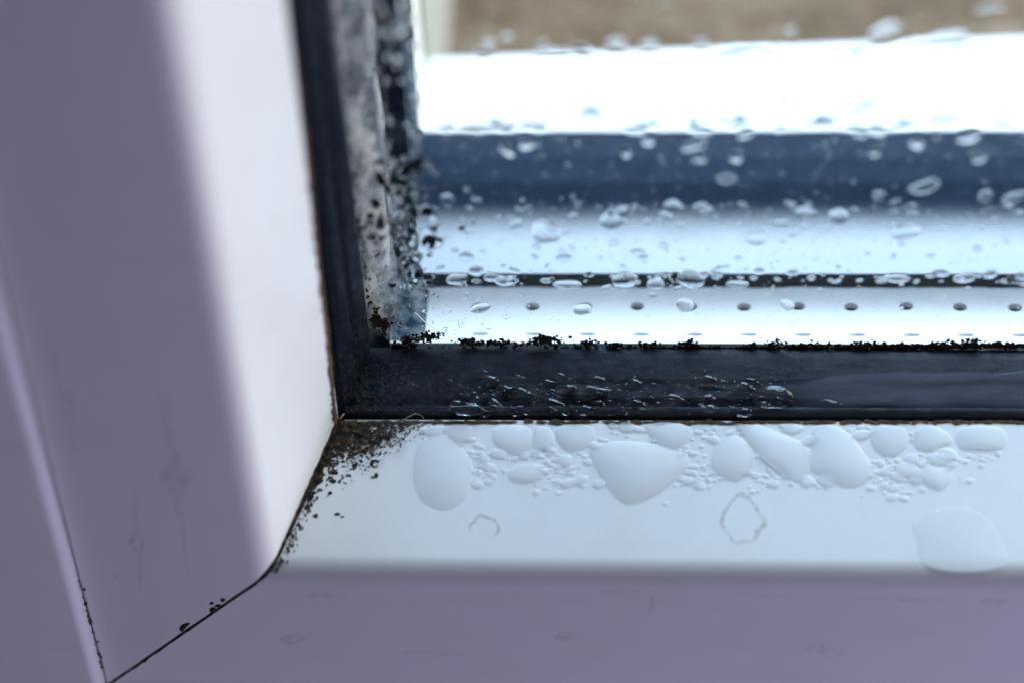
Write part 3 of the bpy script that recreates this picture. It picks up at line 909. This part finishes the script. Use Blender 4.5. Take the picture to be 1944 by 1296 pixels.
for _ in range(60):
    v = random.uniform(330, 610)
    u = 645 + (v - 240) * .148 + abs(random.gauss(0, 5)) + 4
    r = random.uniform(1.2, 3.4)
    speck(mb, GLASS, u, v, r, r * 1.3, 0, .12, .01)
tag(mb.build('mould', M_MOULD, angle=80), 'ragged black and olive mould along the glass edge above the bottom gasket', 'mould', kind='stuff')

# black growth over the gasket corner
mb = MB()
for _ in range(420):
    u = 640 + abs(random.gauss(0, 55)); v = random.uniform(690, 792)
    if u < 640 + (790 - v) * .25 or u > 860: continue
    r = random.uniform(1.0, 3.6)
    speck(mb, rubber_plane(u, v), u, v, r * 1.5, r, random.uniform(0, 180), .2, .03)
tag(mb.build('mould', M_GRIT, angle=80), 'black mould crust over the corner end of the bottom gasket', 'mould', kind='stuff')

# brown staining where the upright bead meets its gasket, and along the bottom one
mb = MB()
for _ in range(1000):
    v = random.uniform(-20, 802)
    u = 556 + 74 * (max(v, 0) / 760) ** 0.92 + 5 * max(0, min(1, (v - 480) / 160)) - abs(random.gauss(0, 2.6)) + 1
    speck(mb, SIDE, u, v, random.uniform(.8, 2.2), random.uniform(2, 6), random.gauss(-5, 12), .04, .02)
for _ in range(420):
    u = random.uniform(640, 1960)
    speck(mb, LEDGE, u, 800 + random.gauss(0, 1.3), random.uniform(4, 10), random.uniform(1, 2.2), 0, .06, .02)
tag(mb.build('grime', M_BROWN, angle=80), 'thin brown grime line where the white beads meet the black gasket', 'grime', kind='stuff')
mb = MB()
for _ in range(60):
    v = random.uniform(1100, 1270); u = 140 + (v - 1100) * .275 + abs(random.gauss(6, 4))
    r = random.uniform(.8, 2.4)
    speck(mb, FRONT, u, v, r, r * 1.3, 70, .3, .02)
tag(mb.build('mould', M_MOULD, angle=80), 'tiny dark specks along the outer edge of the upright bead at lower left', 'mould', kind='stuff')

# dried rings on the white bead
mb = MB(); ring_poly(mb, LEDGE, 1409, 984, 38, 5.5, 0, 360, n=60, h=.015, sy=1.08, wob=.15, sd=5, closed=True)
tag(mb.build('water_stain', M_STAIN, origin=LEDGE.at(1409, 984), angle=80), 'dried crooked ring on the white bead below the pear shaped drop', 'water stain')
mb = MB(); ring_poly(mb, LEDGE, 920, 1004, 27, 5.0, -190, 40, n=40, h=.015, sy=.95, wob=.12, sd=9)
tag(mb.build('water_stain', M_STAIN, origin=LEDGE.at(920, 1004), angle=80), 'dried arc open at the bottom, on the white bead below the leftmost large drop', 'water stain')

# faint scuffs and drip marks on the shaded faces
mb = MB()
for (u, v, rx, ry, rot) in ((620, 1128, 52, 4, 0), (1190, 1122, 60, 4, 0), (1236, 1146, 5, 20, 0), (1075, 1206, 24, 9, -8), (1440, 1128, 50, 3, 1), (1700, 1136, 90, 4, 2), (1900, 1142, 40, 4, 0),
                            (215, 1094, 12, 4, -20), (262, 1030, 5, 90, -4), (330, 900, 7, 160, -8), (820, 1240, 60, 5, 2), (1560, 1230, 40, 14, 10), (560, 1210, 30, 10, -12), (120, 760, 9, 120, -12)):
    dome(mb, FRONT, ellipse(u, v, rx, ry, rot, 22, .3), .004, rings=2, sink=.005)
tag(mb.build('grime', M_SMUDGE, angle=80), 'faint scuffs and drip marks on the white plastic beads', 'grime', kind='stuff')

# loose fibres
def fibre(plane, pts, w_, label):
    mb = MB(); ps = [plane.at(u, v) + plane.n * (.12 + .15 * math.sin(i)) for i, (u, v) in enumerate(pts)]
    for i, p in enumerate(ps):
        t = (ps[min(i + 1, len(ps) - 1)] - ps[max(i - 1, 0)]).normalized()
        a = t.cross(plane.n).normalized(); b = plane.n
        mb.v += [p + a * w_ * math.cos(q) + b * w_ * math.sin(q) for q in (0, 2.1, 4.2)]
    L = len(ps)
    for i in range(L - 1):
        for k in range(3): mb.f.append((i * 3 + k, i * 3 + (k + 1) % 3, (i + 1) * 3 + (k + 1) % 3, (i + 1) * 3 + k))
    mb.f += [(0, 1, 2), (L * 3 - 1, L * 3 - 2, L * 3 - 3)]
    tag(mb.build('fibre', M_FIBRE, origin=ps[0], angle=80), label, 'fibre', 'stray fibres in the corner')
fibre(RUBBER, [(645, 795), (650, 790), (654, 786)], .07, 'short white fibre at the very corner where both gaskets meet')
fibre(RUBBER, [(762, 800), (775, 792), (790, 785), (802, 790), (806, 797)], .035, 'thin curled fibre at the lower gasket edge right of the corner')
fibre(GLASS, [(788, 592), (806, 608), (826, 622), (842, 634)], .05, 'pale slanting fibre stuck to the glass over the corner key')
fibre(GLASS, [(800, 590), (826, 598), (850, 606), (870, 606), (872, 622)], .04, 'hooked pale fibre stuck to the glass beside the slanting one')
fibre(GLASS, [(756, 492), (764, 482), (778, 480), (786, 486), (798, 486)], .05, 'curled pale fibre on the glass above the black butyl line')
